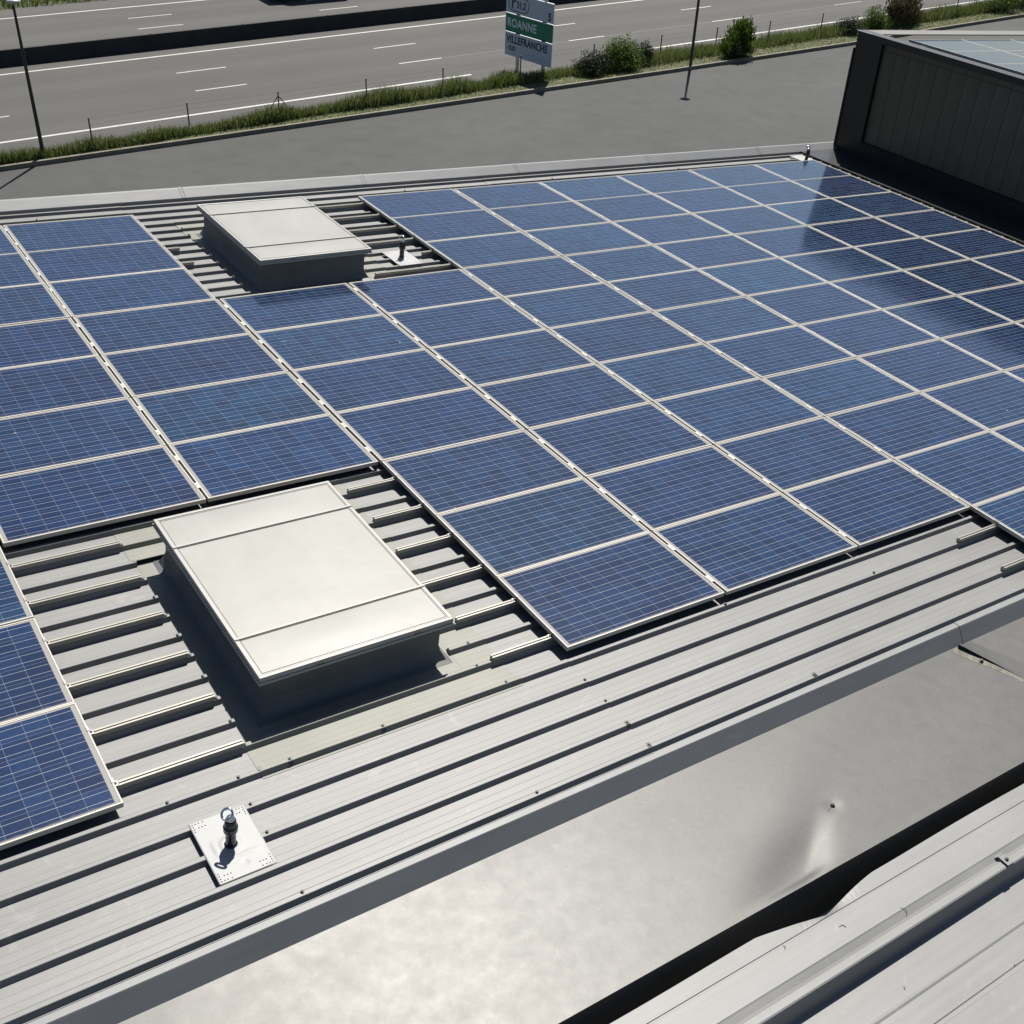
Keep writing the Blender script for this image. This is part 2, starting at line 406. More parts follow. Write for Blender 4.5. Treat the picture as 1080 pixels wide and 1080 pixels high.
# lamps
def lamp(x, y, h, label, arm):
    e = empty('street_lamp', Matrix.Translation((x, y, GZ+.1))); tag(e, label, 'street lamp', 'street lamps on the verge')
    m = MB(); m.tube((0,0,-.05), (0,0,h-.1), .095, .055, 14); m.build('pole', M['pole'], e, smooth=False)
    m = MB(); m.box(-.16, .16, -.16, .16, -.05, .03); m.build('base_plate', M['pole'], e)
    m = MB()
    m.lathe([(.05, -.12), (.07, -.02), (.28, .0), (.30, .05), (.22, .12), (.08, .17)], (arm, 0, h), 18); m.build('lamp_head', M['lamphead'], e, smooth=True)
    return e
lamp(8.95, 40.25, 6.75, 'shorter dark lamp post with pale head in the grass near the top left corner', .04)
lamp(48.15, 39.75, 9.9, 'taller dark lamp post at the kerb right of the road sign', 0)

# road sign
KS = 1.015
def ks(p): return tuple(c+(a-c)*KS for a, c in zip(p, (-2.4374, -15.1509, 5.7909)))
d = Vector((math.cos(R(-80)), math.sin(R(-80)), 0)); nrm = d.cross(Vector((0,0,1)))
SM = Matrix(((d.x*KS, 0, nrm.x*KS, ks((37.16, 0, 0))[0]), (d.y*KS, 0, nrm.y*KS, ks((0, 42.93, 0))[1]), (0, KS, 0, ks((0, 0, 0))[2]), (0, 0, 0, 1)))   # local x along sign, y up (world z), z out
se = empty('road_sign', Matrix.Translation((37.16, 42.93, GZ)))
tag(se, 'motorway direction sign with grey and green panels facing left beside the fence', 'road sign')
Minv = Matrix.Translation((-37.16, -42.93, -GZ))
LS = Minv @ SM
M['sgrey'] = simple('sign_white', (.40, .46, .52), .5, 0, .04, 3)
M['sgreen'] = simple('sign_green', (.0, .16, .085), .5, 0, .04, 3)
M['sedge'] = simple('sign_edge', (.74, .75, .76), .4, .2, .04, 3)
M['sblack'] = simple('sign_black', (.02, .022, .03), .5, 0, .04, 3)
M['swhite'] = simple('sign_lettering_white', (.55, .62, .60), .5, 0, .04, 3)
def text(s, x, y, size, mat, parent, name='lettering', sx=1.0):
    cu = bpy.data.curves.new(name, 'FONT'); cu.body = s; cu.size = size; cu.extrude = .004; cu.offset = size*.028; cu.space_character = 1.10
    o = bpy.data.objects.new(name, cu); C.objects.link(o)
    dg = bpy.context.evaluated_depsgraph_get(); me = bpy.data.meshes.new_from_object(o.evaluated_get(dg))
    bpy.data.objects.remove(o); me.materials.clear(); me.materials.append(mat)
    o = bpy.data.objects.new(name, me); C.objects.link(o); o.parent = parent
    o.matrix_local = LS @ Matrix.Translation((x, y, .042)) @ Matrix.Diagonal((sx, 1, 1, 1))
    return o
def rrect(m, x0, x1, y0, y1, r, w, z0, z1):
    pts = []
    for cx, cy, a0 in ((x1-r, y1-r, 0), (x0+r, y1-r, 90), (x0+r, y0+r, 180), (x1-r, y0+r, 270)):
        for k in range(7):
            a = R(a0+15*k); pts.append((cx, cy, math.cos(a), math.sin(a)))
    n = len(pts); vs = [(cx+ca*r, cy+sa*r, z1) for cx, cy, ca, sa in pts]+[(cx+ca*(r-w), cy+sa*(r-w), z1) for cx, cy, ca, sa in pts]
    m.add([LS @ Vector(v) for v in vs], [(i, (i+1) % n, n+(i+1) % n, n+i) for i in range(n)])
for (zt, zb, mt, lab) in ((-8.19, -9.22, 'sgrey', 'pale exit panel'), (-9.29, -10.26, 'sgreen', 'green panel'), (-10.33, -11.60, 'sgrey', 'pale lower panel')):
    m = MB(); m.box(-.99, 2.90, zb, zt, 0, .035, 0, LS); p = m.build('sign_panel', M[mt], se); p['label'] = lab
    m = MB(); m.box(-.99, 2.90, zt+.001, zt+.035, -.03, .06, 0, LS); m.build('panel_edge', M['sedge'], p)
    if mt == 'sgrey' and zb > -10:
        m = MB(); rrect(m, -.80, .92, -9.10, -8.28, .38, .05, 0, .042); m.build('exit_outline', M['sblack'], p)
        m = MB()
        m.add([LS @ Vector(v) for v in ((-.52,-8.95,.042),(-.40,-8.95,.042),(-.40,-8.70,.042),(-.25,-8.55,.042),(-.18,-8.62,.042),(-.16,-8.40,.042),(-.38,-8.42,.042),(-.31,-8.49,.042),(-.40,-8.58,.042),(-.40,-8.42,.042),(-.52,-8.42,.042))], [tuple(range(11))])
        m.build('exit_arrow', M['sblack'], p)
        text('31.2', -.10, -8.89, .52, M['sblack'], p, sx=.76)
        text('5', 2.46, -9.10, .58, M['sblack'], p)
    elif mt == 'sgreen': text('ROANNE', -.84, -9.97, .66, M['swhite'], p, sx=.84)
    else:
        text('VILLEFRANCHE', -.86, -10.86, .58, M['sblack'], p, sx=.80); text('- SUD', -.84, -11.28, .36, M['sblack'], p, sx=.8)
for s in (.0, 2.15):
    m = MB(); m.box(s-.09, s+.09, GZ, -8.0, -.16, -.035, 0, LS); m.build('signpost', M['signpost'], se)
    m = MB()
    for zz in (-9.25, -10.3): m.box(s-.11, s+.11, zz-.05, zz+.05, -.02, .045, 0, LS)
    m.build('bracket', M['bolt'], se)

# shrubs
def shrub(x, y, blobs, nleaf, size, mat, label, spiky=False, stemmat='bark', name='shrub'):
    e = empty(name, Matrix.Translation((x, y, GZ+.1))); tag(e, label, 'shrub')
    vs = []; fs = []; cols = []
    sf = 1.06 if x < 50 else .86; nleaf = int(nleaf*(.95 if x < 50 else .62)); blobs = [(bx, by, bz, rr*sf, hh*(.92 if x < 50 else .95)) for bx, by, bz, rr, hh in blobs]; tw = sum(b[3]*b[4] for b in blobs)
    for (bx, by, bz, rr, hh) in blobs:
        for i in range(int(nleaf*rr*hh/tw)):
            v = Vector((random.gauss(0,1), random.gauss(0,1), random.gauss(0,1))).normalized()
            rad = (random.random()**.5)*(1+.18*math.sin(7*v.x+bx*9)+.15*math.sin(9*v.z+5*v.y))
            p = Vector((bx+v.x*rr*rad, by+v.y*rr*rad, max(.03, bz+v.z*hh*rad)))
            if spiky:
                a = random.uniform(0, 6.28); dirv = Vector((v.x*.5, v.y*.5, 1.0+random.random())).normalized()
            else: dirv = Vector((random.gauss(0,1), random.gauss(0,1), random.gauss(0,1))).normalized()
            sd = dirv.orthogonal().normalized(); sd = Matrix.Rotation(random.uniform(0, 6.28), 3, dirv) @ sd
            L = size*random.uniform(.6, 1.5)*(2.6 if spiky else 1); W = size*random.uniform(.3, .55)
            b0 = len(vs); vs += [p-dirv*L*.5, p+sd*W, p+dirv*L*.5, p-sd*W]; fs.append((b0, b0+1, b0+2, b0+3))
            cl = .5+.3*math.sin(bx*3+p.x*5+p.z*4)*math.cos(p.y*5+2)
            cols.append(min(1, max(0, random.gauss(cl, .2))))
    me = bpy.data.meshes.new('crown'); me.from_pydata([tuple(v) for v in vs], [], fs); me.materials.append(mat)
    ca = me.color_attributes.new('Col', 'FLOAT_COLOR', 'CORNER'); arr = []
    for v in cols: arr += [v, v, v, 1]*4
    ca.data.foreach_set('color', arr)
    o = bpy.data.objects.new('crown', me); C.objects.link(o); o.parent = e
    m = MB()
    for (bx, by, bz, rr, hh) in blobs:
        for k in range(4):
            a = random.uniform(0, 6.28); q = Vector((bx+math.cos(a)*rr*.5, by+math.sin(a)*rr*.5, bz+hh*.5))
            m.tube((bx*.4, by*.4, -.1), q*.5+Vector((bx*.1, by*.1, 0)), .035, .025, 6); m.tube(q*.5+Vector((bx*.1, by*.1, 0)), q, .025, .008, 6)
    m.build('stem', M[stemmat], e)
    return e
shrub(41.5, 40.9, [(-.2,0,.75,.75,.75),(-.8,.2,.5,.6,.55),(.7,.1,.6,.8,.65),(-.3,-.4,.4,.7,.4)], 6500, .075, M['leaf_dark'], 'dull dark shrub at the kerb just right of the road sign')
shrub(43.8, 41.3, [(0,0,1.05,.95,.95),(.7,-.1,.8,.8,.75),(-.6,0,.9,.7,.75),(.1,-.4,.5,1.1,.5)], 11000, .075, M['leaf_bright'], 'rounded bright green shrub touching the dull dark shrub by the kerb')
shrub(45.8, 41.5, [(0,0,.75,.55,.7),(.3,.2,.5,.5,.5)], 3500, .07, M['leaf_dark'], 'small dark bush at the right side of the rounded bright green shrub')
shrub(52.6, 40.5, [(0,0,1.0,.95,1.0),(.7,0,1.25,.75,1.05),(-.8,-.1,.7,.8,.65),(.3,.1,1.7,.7,.6)], 6500, .085, M['leaf_bright'], 'spiky light green shrub standing alone right of the taller lamp post', True)
shrub(52.4, 40.15, [(-.3,0,.5,.9,.5),(.7,0,.4,.8,.4)], 4500, .075, M['leaf_dark'], 'low dark undergrowth around the foot of the spiky light green shrub')
shrub(64.6, 41.6, [(0,0,.6,.9,.6),(-.6,.3,.5,.7,.5)], 5000, .08, M['leaf_dark'], 'low grey green bush, leftmost of the three above the black wall')
shrub(66.9, 41.7, [(0,0,.85,.95,.85),(.4,-.2,.6,.8,.6)], 6000, .08, M['leaf_bright'], 'bright green rounded bush, middle of the three above the black wall')
shrub(70.2, 42.0, [(0,0,1.1,1.1,1.1),(.8,.1,1.4,.9,1.0),(-.8,.2,1.1,.8,1.0),(1.3,0,.6,.9,.6)], 7500, .085, M['leaf_red'], 'tall reddish brown bush, rightmost of the three above the black wall', True)
shrub(82.2, 41.9, [(0,0,.9,1.3,.9),(-1.3,.2,.6,1,.6)], 6500, .09, M['leaf_bright'], 'light green bush near the top right corner, left one of the pair')
shrub(84.8, 42.0, [(0,0,1.3,1.5,1.3),(1.6,0,1.2,1.4,1.1)], 7500, .09, M['leaf_dark'], 'dark green bush cut off by the top right corner')
shrub(12.5, 74.5, [(0,0,.8,1.5,.8),(-2,.3,.9,1.4,.9)], 5000, .12, M['leaf_dark'], 'dark bush beyond the far carriageway in the top left corner')

# van whose shadow reaches the far carriageway
ve = empty('delivery_van', Matrix.Translation((31.7, 65.9, GZ))); tag(ve, 'dark delivery van on the far carriageway casting a shadow at the top edge', 'van')
M['vanpaint'] = simple('van_paint', (.05, .055, .07), .3, .2, .05, 3); M['tyre'] = simple('tyre_rubber', (.02, .02, .02), .8, 0, .1, 9)
M['vglass'] = simple('van_glass', (.02, .025, .03), .08, 0, .05, 3)
m = MB(); sec = [(0,.35),(0,1.05),(.25,1.2),(1.05,1.35),(1.85,2.35),(2.1,2.55),(6.3,2.6),(6.4,2.4),(6.4,.35)]
vs = [(x, .05, z) for x, z in sec]+[(x, 1.95, z) for x, z in sec]; n = len(sec)
m.add(vs, [tuple(range(n)), tuple(range(2*n-1, n-1, -1))]+[(i, n+i, n+(i+1) % n, (i+1) % n) for i in range(n)]); m.build('body', M['vanpaint'], ve, bevel=.05)
for x in (1.1, 5.2):
    for y0 in (.02, 1.75):
        w = MB(); w.tube((x, y0, .35), (x, y0+.24, .35), .35, n=20); wo = w.build('wheel', M['tyre'], ve)
        w = MB(); w.tube((x, y0-.01, .35), (x, y0+.25, .35), .18, n=14); w.build('rim', M['signpost'], wo)
m = MB(); m.quad((1.12,.2,1.47),(1.12,1.8,1.47),(1.80,1.75,2.32),(1.80,.25,2.32)); o = m.build('windscreen', M['vglass'], ve); o.location = (-.02, 0, .02)
m = MB(); m.quad((1.4,.04,1.35),(2.5,.04,1.35),(2.5,.04,2.1),(1.95,.04,2.1)); m.build('side_window', M['vglass'], ve)

# ================================================================== WAREHOUSE (roof frame)
wh = empty('warehouse', ROOF); tag(wh, 'warehouse with pale ribbed metal roof carrying rows of blue solar panels', 'building')
P = .2553; E0 = -7.363            # near edge of a rib crest
ZC, ZP = -.085, -.125
def rib_profile(y0, y1):
    """(y,z) polyline from y1 (far) to y0 (near) with ribs every P."""
    pts = []
    k = math.ceil((y1-E0)/P)+1
    while E0+k*P > y0-P:
        e = E0+k*P
        for dy, z in ((.0661, ZP), (.058, ZP+.002), (.036, ZC-.002), (.031, ZC), (.003, ZC), (0, ZC-.003), (-.012, ZP+.003), (-.016, ZP),
                      (-.078, ZP), (-.080, ZP-.0005), (-.082, ZP), (-.138, ZP), (-.140, ZP-.0005), (-.142, ZP)):
            pts.append((e+dy, z))
        k -= 1
    out = []
    for i, (y, z) in enumerate(pts):
        if y0 <= y <= y1: out.append((y, z))
    def zat(yy):
        for (a, za), (b_, zb) in zip(pts, pts[1:]):
            if b_ <= yy <= a: return za+(zb-za)*((a-yy)/(a-b_) if a != b_ else 0)
        return ZP
    if not out or out[0][0] < y1-1e-6: out.insert(0, (y1, zat(y1)))
    if out[-1][0] > y0+1e-6: out.append((y0, zat(y0)))
    return out
def endcap(m, x, y0, y1, dz=0):
    pts = rib_profile(y0, y1)
    for (a, za), (b_, zb) in zip(pts, pts[1:]):
        if max(za, zb) > ZP+.003 and abs(a-b_) > 1e-5: m.quad((x, a, za+dz), (x, b_, zb+dz), (x, b_, ZP), (x, a, ZP))
def ribbed(m, x0, x1, y0, y1, dz=0, mi=0):
    pts = [(y, z+dz) for y, z in rib_profile(y0, y1)]
    m.prof(list(reversed(pts)), x0, x1, mi)
YF, YN = .665, -11.215
near_s = (-.80, 1.22, -10.195, -7.13)     # GRP sheet bounds of near skylight
far_s = (2.22, 4.20, -3.05, -.13)
m = MB()
def roof_cols(m, x0, x1, holes, dz=0):
    hs = [h for h in holes if h[0] < x1 and h[1] > x0]
    if not hs: ribbed(m, x0, x1, YN, YF, dz); return
    xs = sorted({x0, x1, *[max(x0, h[0]) for h in hs], *[min(x1, h[1]) for h in hs]})
    for a, b in zip(xs, xs[1:]):
        seg = sorted([(h[2], h[3]) for h in hs if h[0] <= a+1e-6 and h[1] >= b-1e-6], reverse=True); y = YF
        for l, t in seg: ribbed(m, a, b, t, y, dz); y = l
        ribbed(m, a, b, YN, y, dz)
roof_cols(m, -9, 1.70, [near_s], .004); roof_cols(m, 1.70, 7.75, [far_s], 0); roof_cols(m, 7.75, 15.6, [], .004)
endcap(m, -.8005, -9.86, -7.6, .004); endcap(m, 2.2195, -2.83, -.6)
m.build('roof_sheet', M['roof'], wh)
# mesh for the near skylight's surround
m = MB()
# glass-fibre sheets round the skylights
def grp(m, S, K):
    x0, x1, y0, y1 = S; kx0, kx1, ky0, ky1 = K
    ribbed(m, x0-.03, x1+.03, ky1, y1+.03, .007); ribbed(m, x0-.03, x1+.03, y0-.01, ky0, .007)
    ribbed(m, kx1, x1+.03, ky0, ky1, .007)
    endcap(m, kx1+.0005, ky0, ky1, .007)
    # flat collar
    m.quad((x0, ky0, ZP+.006), (kx1, ky0, ZP+.006), (kx1, ky1, ZP+.006), (x0, ky1, ZP+.006))
grp(m, near_s, (-.80, .93, -9.86, -7.60)); m.build('glass_fibre_sheet', M['grp'], wh)
m = MB(); grp(m, far_s, (2.22, 3.95, -2.83, -.60)); m.build('glass_fibre_sheet', M['grp'], wh)
# parapet cap on far edge
m = MB()
segs = [(-9.0, 2.66), (2.665, 5.60), (5.605, 8.55), (8.555, 11.5), (11.505, 14.4), (14.405, 17.4)]
for i, (a, b) in enumerate(segs):
    dz = .0015*(i % 2)
    m.prof([(.655, -.16), (.655, -.062+dz), (.660, -.055+dz), (.800, .038+dz), (.806, .041+dz), (.840, .041+dz), (.845, -.20)], a, b)
m.build('parapet_cap', M['cap'], wh)
cj = None
for a, b in zip(segs, segs[1:]):
    if cj is None:
        m = MB(); m.prof([(.656, -.055), (.800, .0415), (.841, .044), (.846, .0)], -.02, .02); q = cj = m.build('cap_joint', M['cap'], wh)
    else: q = cj.copy(); C.objects.link(q); q.parent = wh
    q.location = (a[1]-.03, 0, .002)
# walls
m = MB()
m.box(-9, 17.4, .69, .83, -14.2, -.14)
m.box(-9, 17.4, -11.20, -10.9, -14.2, -.16)
m.build('wall', M['wall'], wh)
# near edge flashing: top flange then drop to cover plate
m = MB()
m.prof([(-11.358, -.2505), (-11.268, -.129), (-11.263, -.124), (-11.206, -.124), (-11.203, -.15)], -9, 5.14)
m.prof([(-11.360, -.2505), (-11.270, -.1275), (-11.264, -.1215), (-11.202, -.1215), (-11.20, -.15)], 5.145, 16)
m.build('edge_flashing', M['edge'] if 'edge' in M else M['cap'], wh)

# big galvanised cover plate with dents
def plate_h(x, y):
    def g(cx, cy, sx, sy, rot=0):
        dx, dy = x-cx, y-cy; c, q = math.cos(rot), math.sin(rot)
        return math.exp(-((dx*c+dy*q)/sx)**2-((-dx*q+dy*c)/sy)**2)
    z = 0
    xc = 1.95+(y+12.50)*1.25; sx = x-xc
    z += -.027*(math.exp(-(sx/.42)**2) if sx < 0 else math.exp(-(sx/.19)**2))*math.exp(-((y+12.40)/.24)**2)
    z += -.006*g(2.637, -12.126, .06, .05)
    z += .006*g(2.35, -11.90, .45, .20, .3)
    z += -.009*g(3.9, -11.8, .9, .30)
    # sharp crease running from the bent edge up to the puncture
    t = ((x-2.03)*.54+(y+12.50)*.27)/.364; u = ((x-2.03)*-.27+(y+12.50)*.54)/.604
    z += .0015*math.exp(-abs(u)/.015)*max(0, 1-abs(t-.75)/.85)
    z += .003*math.sin(x*2.1+.6)*math.cos(y*3.3)
    return -.25+z*max(0, min(1, (-11.36-y)/.12))*max(0.2, min(1, (y+12.527)/.06))
m = MB(); NX, NY = 340, 60; X0, X1 = -3.2, 8.0; ya, yb = -12.527, -11.352
vs = []; fs = []
HX, HY = 2.637, -12.126
for j in range(NY+1):
    for i in range(NX+1):
        x = X0+(X1-X0)*i/NX; y = ya+(yb-ya)*j/NY; vs.append((x, y, plate_h(x, y)))
for j in range(NY):
    for i in range(NX):
        x = X0+(X1-X0)*(i+.5)/NX; y = ya+(yb-ya)*(j+.5)/NY
        fs.append((j*(NX+1)+i, j*(NX+1)+i+1, (j+1)*(NX+1)+i+1, (j+1)*(NX+1)+i))
m.add(vs, fs)
cp = m.build('cover_plate', M['plate'], wh, smooth=True)
# turned-down near edge of the plate
m = MB(); vs = []; fs = []
for i in range(NX+1):
    x = X0+(X1-X0)*i/NX; z = plate_h(x, ya); w = -.012*math.exp(-((x-2.05)/.2)**2)
    vs += [(x, ya-.001, z), (x, ya-.004+w*.3, z-.02), (x, ya-.01+w, -.75)]
for i in range(NX): 
    for k in range(2): fs.append((3*i+k, 3*i+1+k, 3*i+4+k, 3*i+3+k))
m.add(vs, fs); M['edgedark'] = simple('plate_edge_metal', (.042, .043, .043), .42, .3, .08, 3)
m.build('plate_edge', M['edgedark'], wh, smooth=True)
# puncture with a screw, torn lip
m = MB(); m.lathe([(.019, .001), (.019, .004), (.012, .006), (.012, .014), (.002, .016)], (HX, HY, plate_h(HX, HY)), 10); m.build('plate_screw', M['black'], wh)
m = MB()
for a, b, w in (((2.655,-12.11),(2.77,-12.05),.002), ((2.62,-12.13),(2.56,-12.15),.002)):
    m.tube((a[0], a[1], plate_h(*a)+.001), (b[0], b[1], plate_h(*b)+.002), w, .001, 5)
m.build('plate_crease', M['steel'], wh)
# plate lap seam with sealant and debris at right
def pz(x, y, d): return (x, y, plate_h(x, y)+d)
m = MB(); rs_ = random.Random(5); vs = []; fs = []; ln = [(5.03,-11.372),(5.06,-11.45),(5.10,-11.54),(5.14,-11.64),(5.18,-11.76),(5.22,-11.90),(5.25,-12.05),(5.27,-12.25),(5.28,-12.50)]
for k, (x, y) in enumerate(ln):
    wl = (.07, .075, .07, .055, .045, .035, .03, .025, .02)[k]*rs_.uniform(.8, 1.2)
    vs += [pz(x-wl, y, .0015), pz(x-wl*.3, y, .006), pz(x+.012, y, .007)]
for k in range(len(ln)-1):
    for q in range(2): fs.append((3*k+q, 3*k+q+1, 3*k+4+q, 3*k+3+q))
m.add(vs, fs); m.build('sealant', simple('old_sealant', (.155, .147, .120), .9, 0, .35, 22, .6), wh)
# right hand plate laps over, its edge lifted and torn open near the flashing
m = MB(); vs = []; fs = []
lift = (.045, .040, .030, .022, .014, .008, .005, .004, .004)
for k, (x, y) in enumerate(ln):
    h = lift[k]; vs += [pz(x+.010, y, h), pz(x+.035, y, h*.8+.001), pz(x+.10, y, h*.3+.002), pz(x+.22, y, .002)]
for k in range(len(ln)-1):
    for q in range(3): fs.append((4*k+q, 4*k+q+1, 4*k+5+q, 4*k+4+q))
m.add(vs, fs); m.build('lapped_plate', M['plate'], wh, smooth=True)
m = MB(); vs = []; fs = []
for k, (x, y) in enumerate(ln): vs += [pz(x+.016, y, .002), pz(x+.012, y, lift[k]-.003)]
for k in range(len(ln)-1): fs.append((2*k, 2*k+2, 2*k+3, 2*k+1))
m.add(vs, fs); m.build('lap_gap', M['black'], wh)
m = MB(); m.lathe([(.02, 0), (.02, .004), (.013, .006), (.013, .02), (.005, .022)], (5.085, -11.59, plate_h(5.085,-11.59)+.008), 8); m.build('plate_bolt', M['bolt'], wh)

# roof screws along the laps
screw = None
sp = []
for e in (-10.413, -10.67, -10.93, -11.18): sp.append((1.68, e+.015))
for e in (-10.413, -10.67): sp.append((-.98+(-.02), e+.015))
for k in range(11): sp.append((-.83, E0-P*k+.015)) if k not in (1,) else None
sp += [(.08, -10.153), (-.62, -10.153), (1.02, -9.90), (1.10, -9.645), (1.12, -10.153), (-.98, -10.153), (3.4, -11.165), (-1.45, -10.153), (3.37, -10.155), (.7, -11.165), (-1.0, -11.165), (5.0, -10.40), (9.0, -10.66)]
sp += [(2.2, E0+P*k+.015) for k in range(19, 28)]
sp += [(x, .311) for x in (.5, 3.2, 6.1, 9.0, 11.9)]
for x, y in sp:
    if screw is None:
        mm = MB(); mm.lathe([(.013, 0), (.013, .003), (.0075, .004), (.0075, .012), (.002, .013)], n=8); s_ = screw = mm.build('roof_screw', M['bolt'], wh)
        mm = MB()
    else: s_ = screw.copy(); C.objects.link(s_); s_.parent = wh
    s_.location = (x, y, ZC+.005)
# saddle washers on the larger visible screws
sad = None
for x, y in [(1.68, -10.90+-.015), (1.68, -11.165), (3.4, -11.165), (-.83, -10.138), (.08, -10.153), (-.62, -10.153)]:
    if sad is None:
        mm = MB(); mm.prof([(-.034, -.028), (-.020, .001), (-.016, .0025), (.018, .0025), (.03, -.012)], -.016, .016); s_ = sad = mm.build('saddle_washer', M['edgedark'], wh)
    else: s_ = sad.copy(); C.objects.link(s_); s_.parent = wh
    s_.location = (x, y, ZC+.005)
# dark gutter cover along the low edge, lies in front of the black building
m = MB()
m.prof([(-16, -.05), (1.08, -.05)], 15.52, 15.60)
m.prof([(-16, -.052), (1.08, -.052)], 15.60, 16.70)
m.quad((15.52, -16, -.052), (15.52, -16, -.13), (15.52, 1.08, -.13), (15.52, 1.08, -.052))
m.quad((15.52, 1.081, -.35), (16.7, 1.081, -.35), (16.7, 1.081, -.05), (15.52, 1.081, -.05))
m.build('gutter_cover', M['dark'], wh)

# ================================================================== NEAR LOWER ROOF
lr = empty('lower_roof', ROOF @ Matrix.Translation((-.11, -.063, .155))); tag(lr, 'pale ribbed metal roof crossing the bottom right corner', 'roof')
ys = [-12.93, -12.96, -13.03, -13.05, -13.20]
NXX = 260; vs = []; fs = []
def fy(x):
    d = x-2.07
    if -.55 < d < .55:
        t = (1-abs(d)/.55) if d < 0 else (1-d/.55)**1.3
        return -12.572-.092*t-.004*math.sin(x*3)
    return -12.572-.004*math.sin(x*3)
prof = [(-12.68, -.484), (-12.684, -.490), (-12.694, -.490), (-12.698, -.484), (-12.885, -.482), (-12.895, -.487), (-12.938, -.500), (-12.945, -.495), (-12.965, -.478), (-13.010, -.478), (-13.020, -.483), (-13.05, -.618), (-13.056, -.628), (-13.30, -.628),
        (-13.315, -.622), (-13.33, -.628), (-13.50, -.628), (-13.507, -.634), (-13.530, -.634), (-13.54, -.628), (-13.9, -.628), (-13.93, -.482), (-13.99, -.482), (-14.02, -.628), (-15.0, -.628)]
pr = [None]+prof; np_ = len(pr)
for i in range(NXX+1):
    x = -2+12*i/NXX
    vs.append((x, fy(x), -.484-.018*(1 if abs(x-2.12) < .3 else 0)*(1-abs(x-2.12)/.3)))
    for y, z in prof: vs.append((x, y, z))
for i in range(NXX):
    for k in range(np_-1): fs.append((i*np_+k+1, (i+1)*np_+k+1, (i+1)*np_+k, i*np_+k))
m = MB(); m.add(vs, fs); m.build('roof_sheet', M['roof2'], lr)
m = MB(); m.box(-3, 10, -15, -12.75, -1.2, -1.0); m.build('deck', M['wall'], lr)
# clamp on the rib
ce = MB(); ce.prof([(-.045, -.06), (-.04, .004), (.035, .006), (.05, -.012), (.06, -.013)], -.035, .035); ce.prof([(.062, -.011), (.052, -.008), (.036, .010), (-.043, .008), (-.049, -.06)], -.035, .035)
cl = ce.build('clip', M['cap'], lr); cl.location = (3.55, -12.975, -.470)
ce = MB(); ce.lathe([(.018, 0), (.018, .004), (.011, .005), (.011, .018), (.003, .02)], n=6); b_ = ce.build('clip_bolt', M['bolt'], cl); b_.location = (0, -.004, .006)
# stray bits on the sheets
m = MB()
for x, y, l, a in ((2.55, -12.93, .06, .9), (2.10, -12.80, .05, 1.9), (1.62, -12.72, .03, .5), (2.2, -13.25, .02, .3), (3.0, -13.5, .012, 0)):
    z = -.484 if y > -13.03 else -.628
    m.tube((x, y, z+.003), (x+l*.5*math.cos(a), y+l*.5*math.sin(a), z+.006), .002, .002, 5); m.tube((x+l*.5*math.cos(a), y+l*.5*math.sin(a), z+.006), (x+l*math.cos(a+.7), y+l*math.sin(a+.7), z+.003), .002, .001, 5)
m.build('debris', M['bark'], lr)

# ================================================================== BLACK BUILDING (world frame)
bb = empty('black_building', Matrix.Translation((16.57, .77, -1.69))); tag(bb, 'higher black clad building with panelled wall at the upper right', 'building')
ox, oy, oz = 16.57, .77, -1.69
def B(m, x0, x1, y0, y1, z0, z1): return m.box(x0-ox, x1-ox, y0-oy, y1-oy, z0-oz, z1-oz)
YE = -20
def pbox(m, x0, x1, y0, y1, z0, z1):     # box whose top follows the roof slope along x
    a = s5/c5; q = [(x0, z1), (x1, z1-(x1-x0)*a)]
    vs = [(x0-ox,y0-oy,z0-oz),(x1-ox,y0-oy,z0-oz),(x1-ox,y1-oy,z0-oz),(x0-ox,y1-oy,z0-oz),(x0-ox,y0-oy,q[0][1]-oz),(x1-ox,y0-oy,q[1][1]-oz),(x1-ox,y1-oy,q[1][1]-oz),(x0-ox,y1-oy,q[0][1]-oz)]
    m.add(vs, [(0,3,2,1),(4,5,6,7),(0,1,5,4),(1,2,6,5),(2,3,7,6),(3,0,4,7)])
m = MB(); pbox(m, 16.67, 26, YE, .60, GZ, .50); m.build('wall', M['blackframe'], bb)
m = MB()
B(m, 16.55, 16.75, .10, .74, -1.80, .70)       # corner pilaster
B(m, 16.53, 16.75, .74, .775, -1.80, .38)      # stepped outer edge
B(m, 16.55, 16.75, YE, .098, .585, .70)        # top rail
B(m, 16.50, 16.75, YE, .098, -1.80, -1.34)      # plinth
B(m, 16.535, 16.56, YE, .098, -1.345, -1.315)
m.build('wall_frame', M['blackframe'], bb)
n = NT('dark_wall_panels'); co = n.coord(); bn = n.noise(1.5, 5, n.stretch(co, 1, 1, .5))
n.set(Base_Color=n.ramp(bn, [(.3, (.060, .053, .040)), (.7, (.096, .085, .066))]), Roughness=.42, Metallic=.1); n.bump(n.noise(1.2, 3, co), .4, .02)
M['wallpanel'] = n.m
y = .095; k = 0
proto = None
while y > -12:
    m = None
    if proto is None:
        mm = MB(); mm.box(0, .03, -.326, -.003, 0, 1.90); proto = po = mm.build('cladding_panel', M['wallpanel'], bb, bevel=.004)
    else: po = proto.copy(); C.objects.link(po); po.parent = bb
    po.location = (16.62-ox, y-oy, -1.325-oz); y -= .33
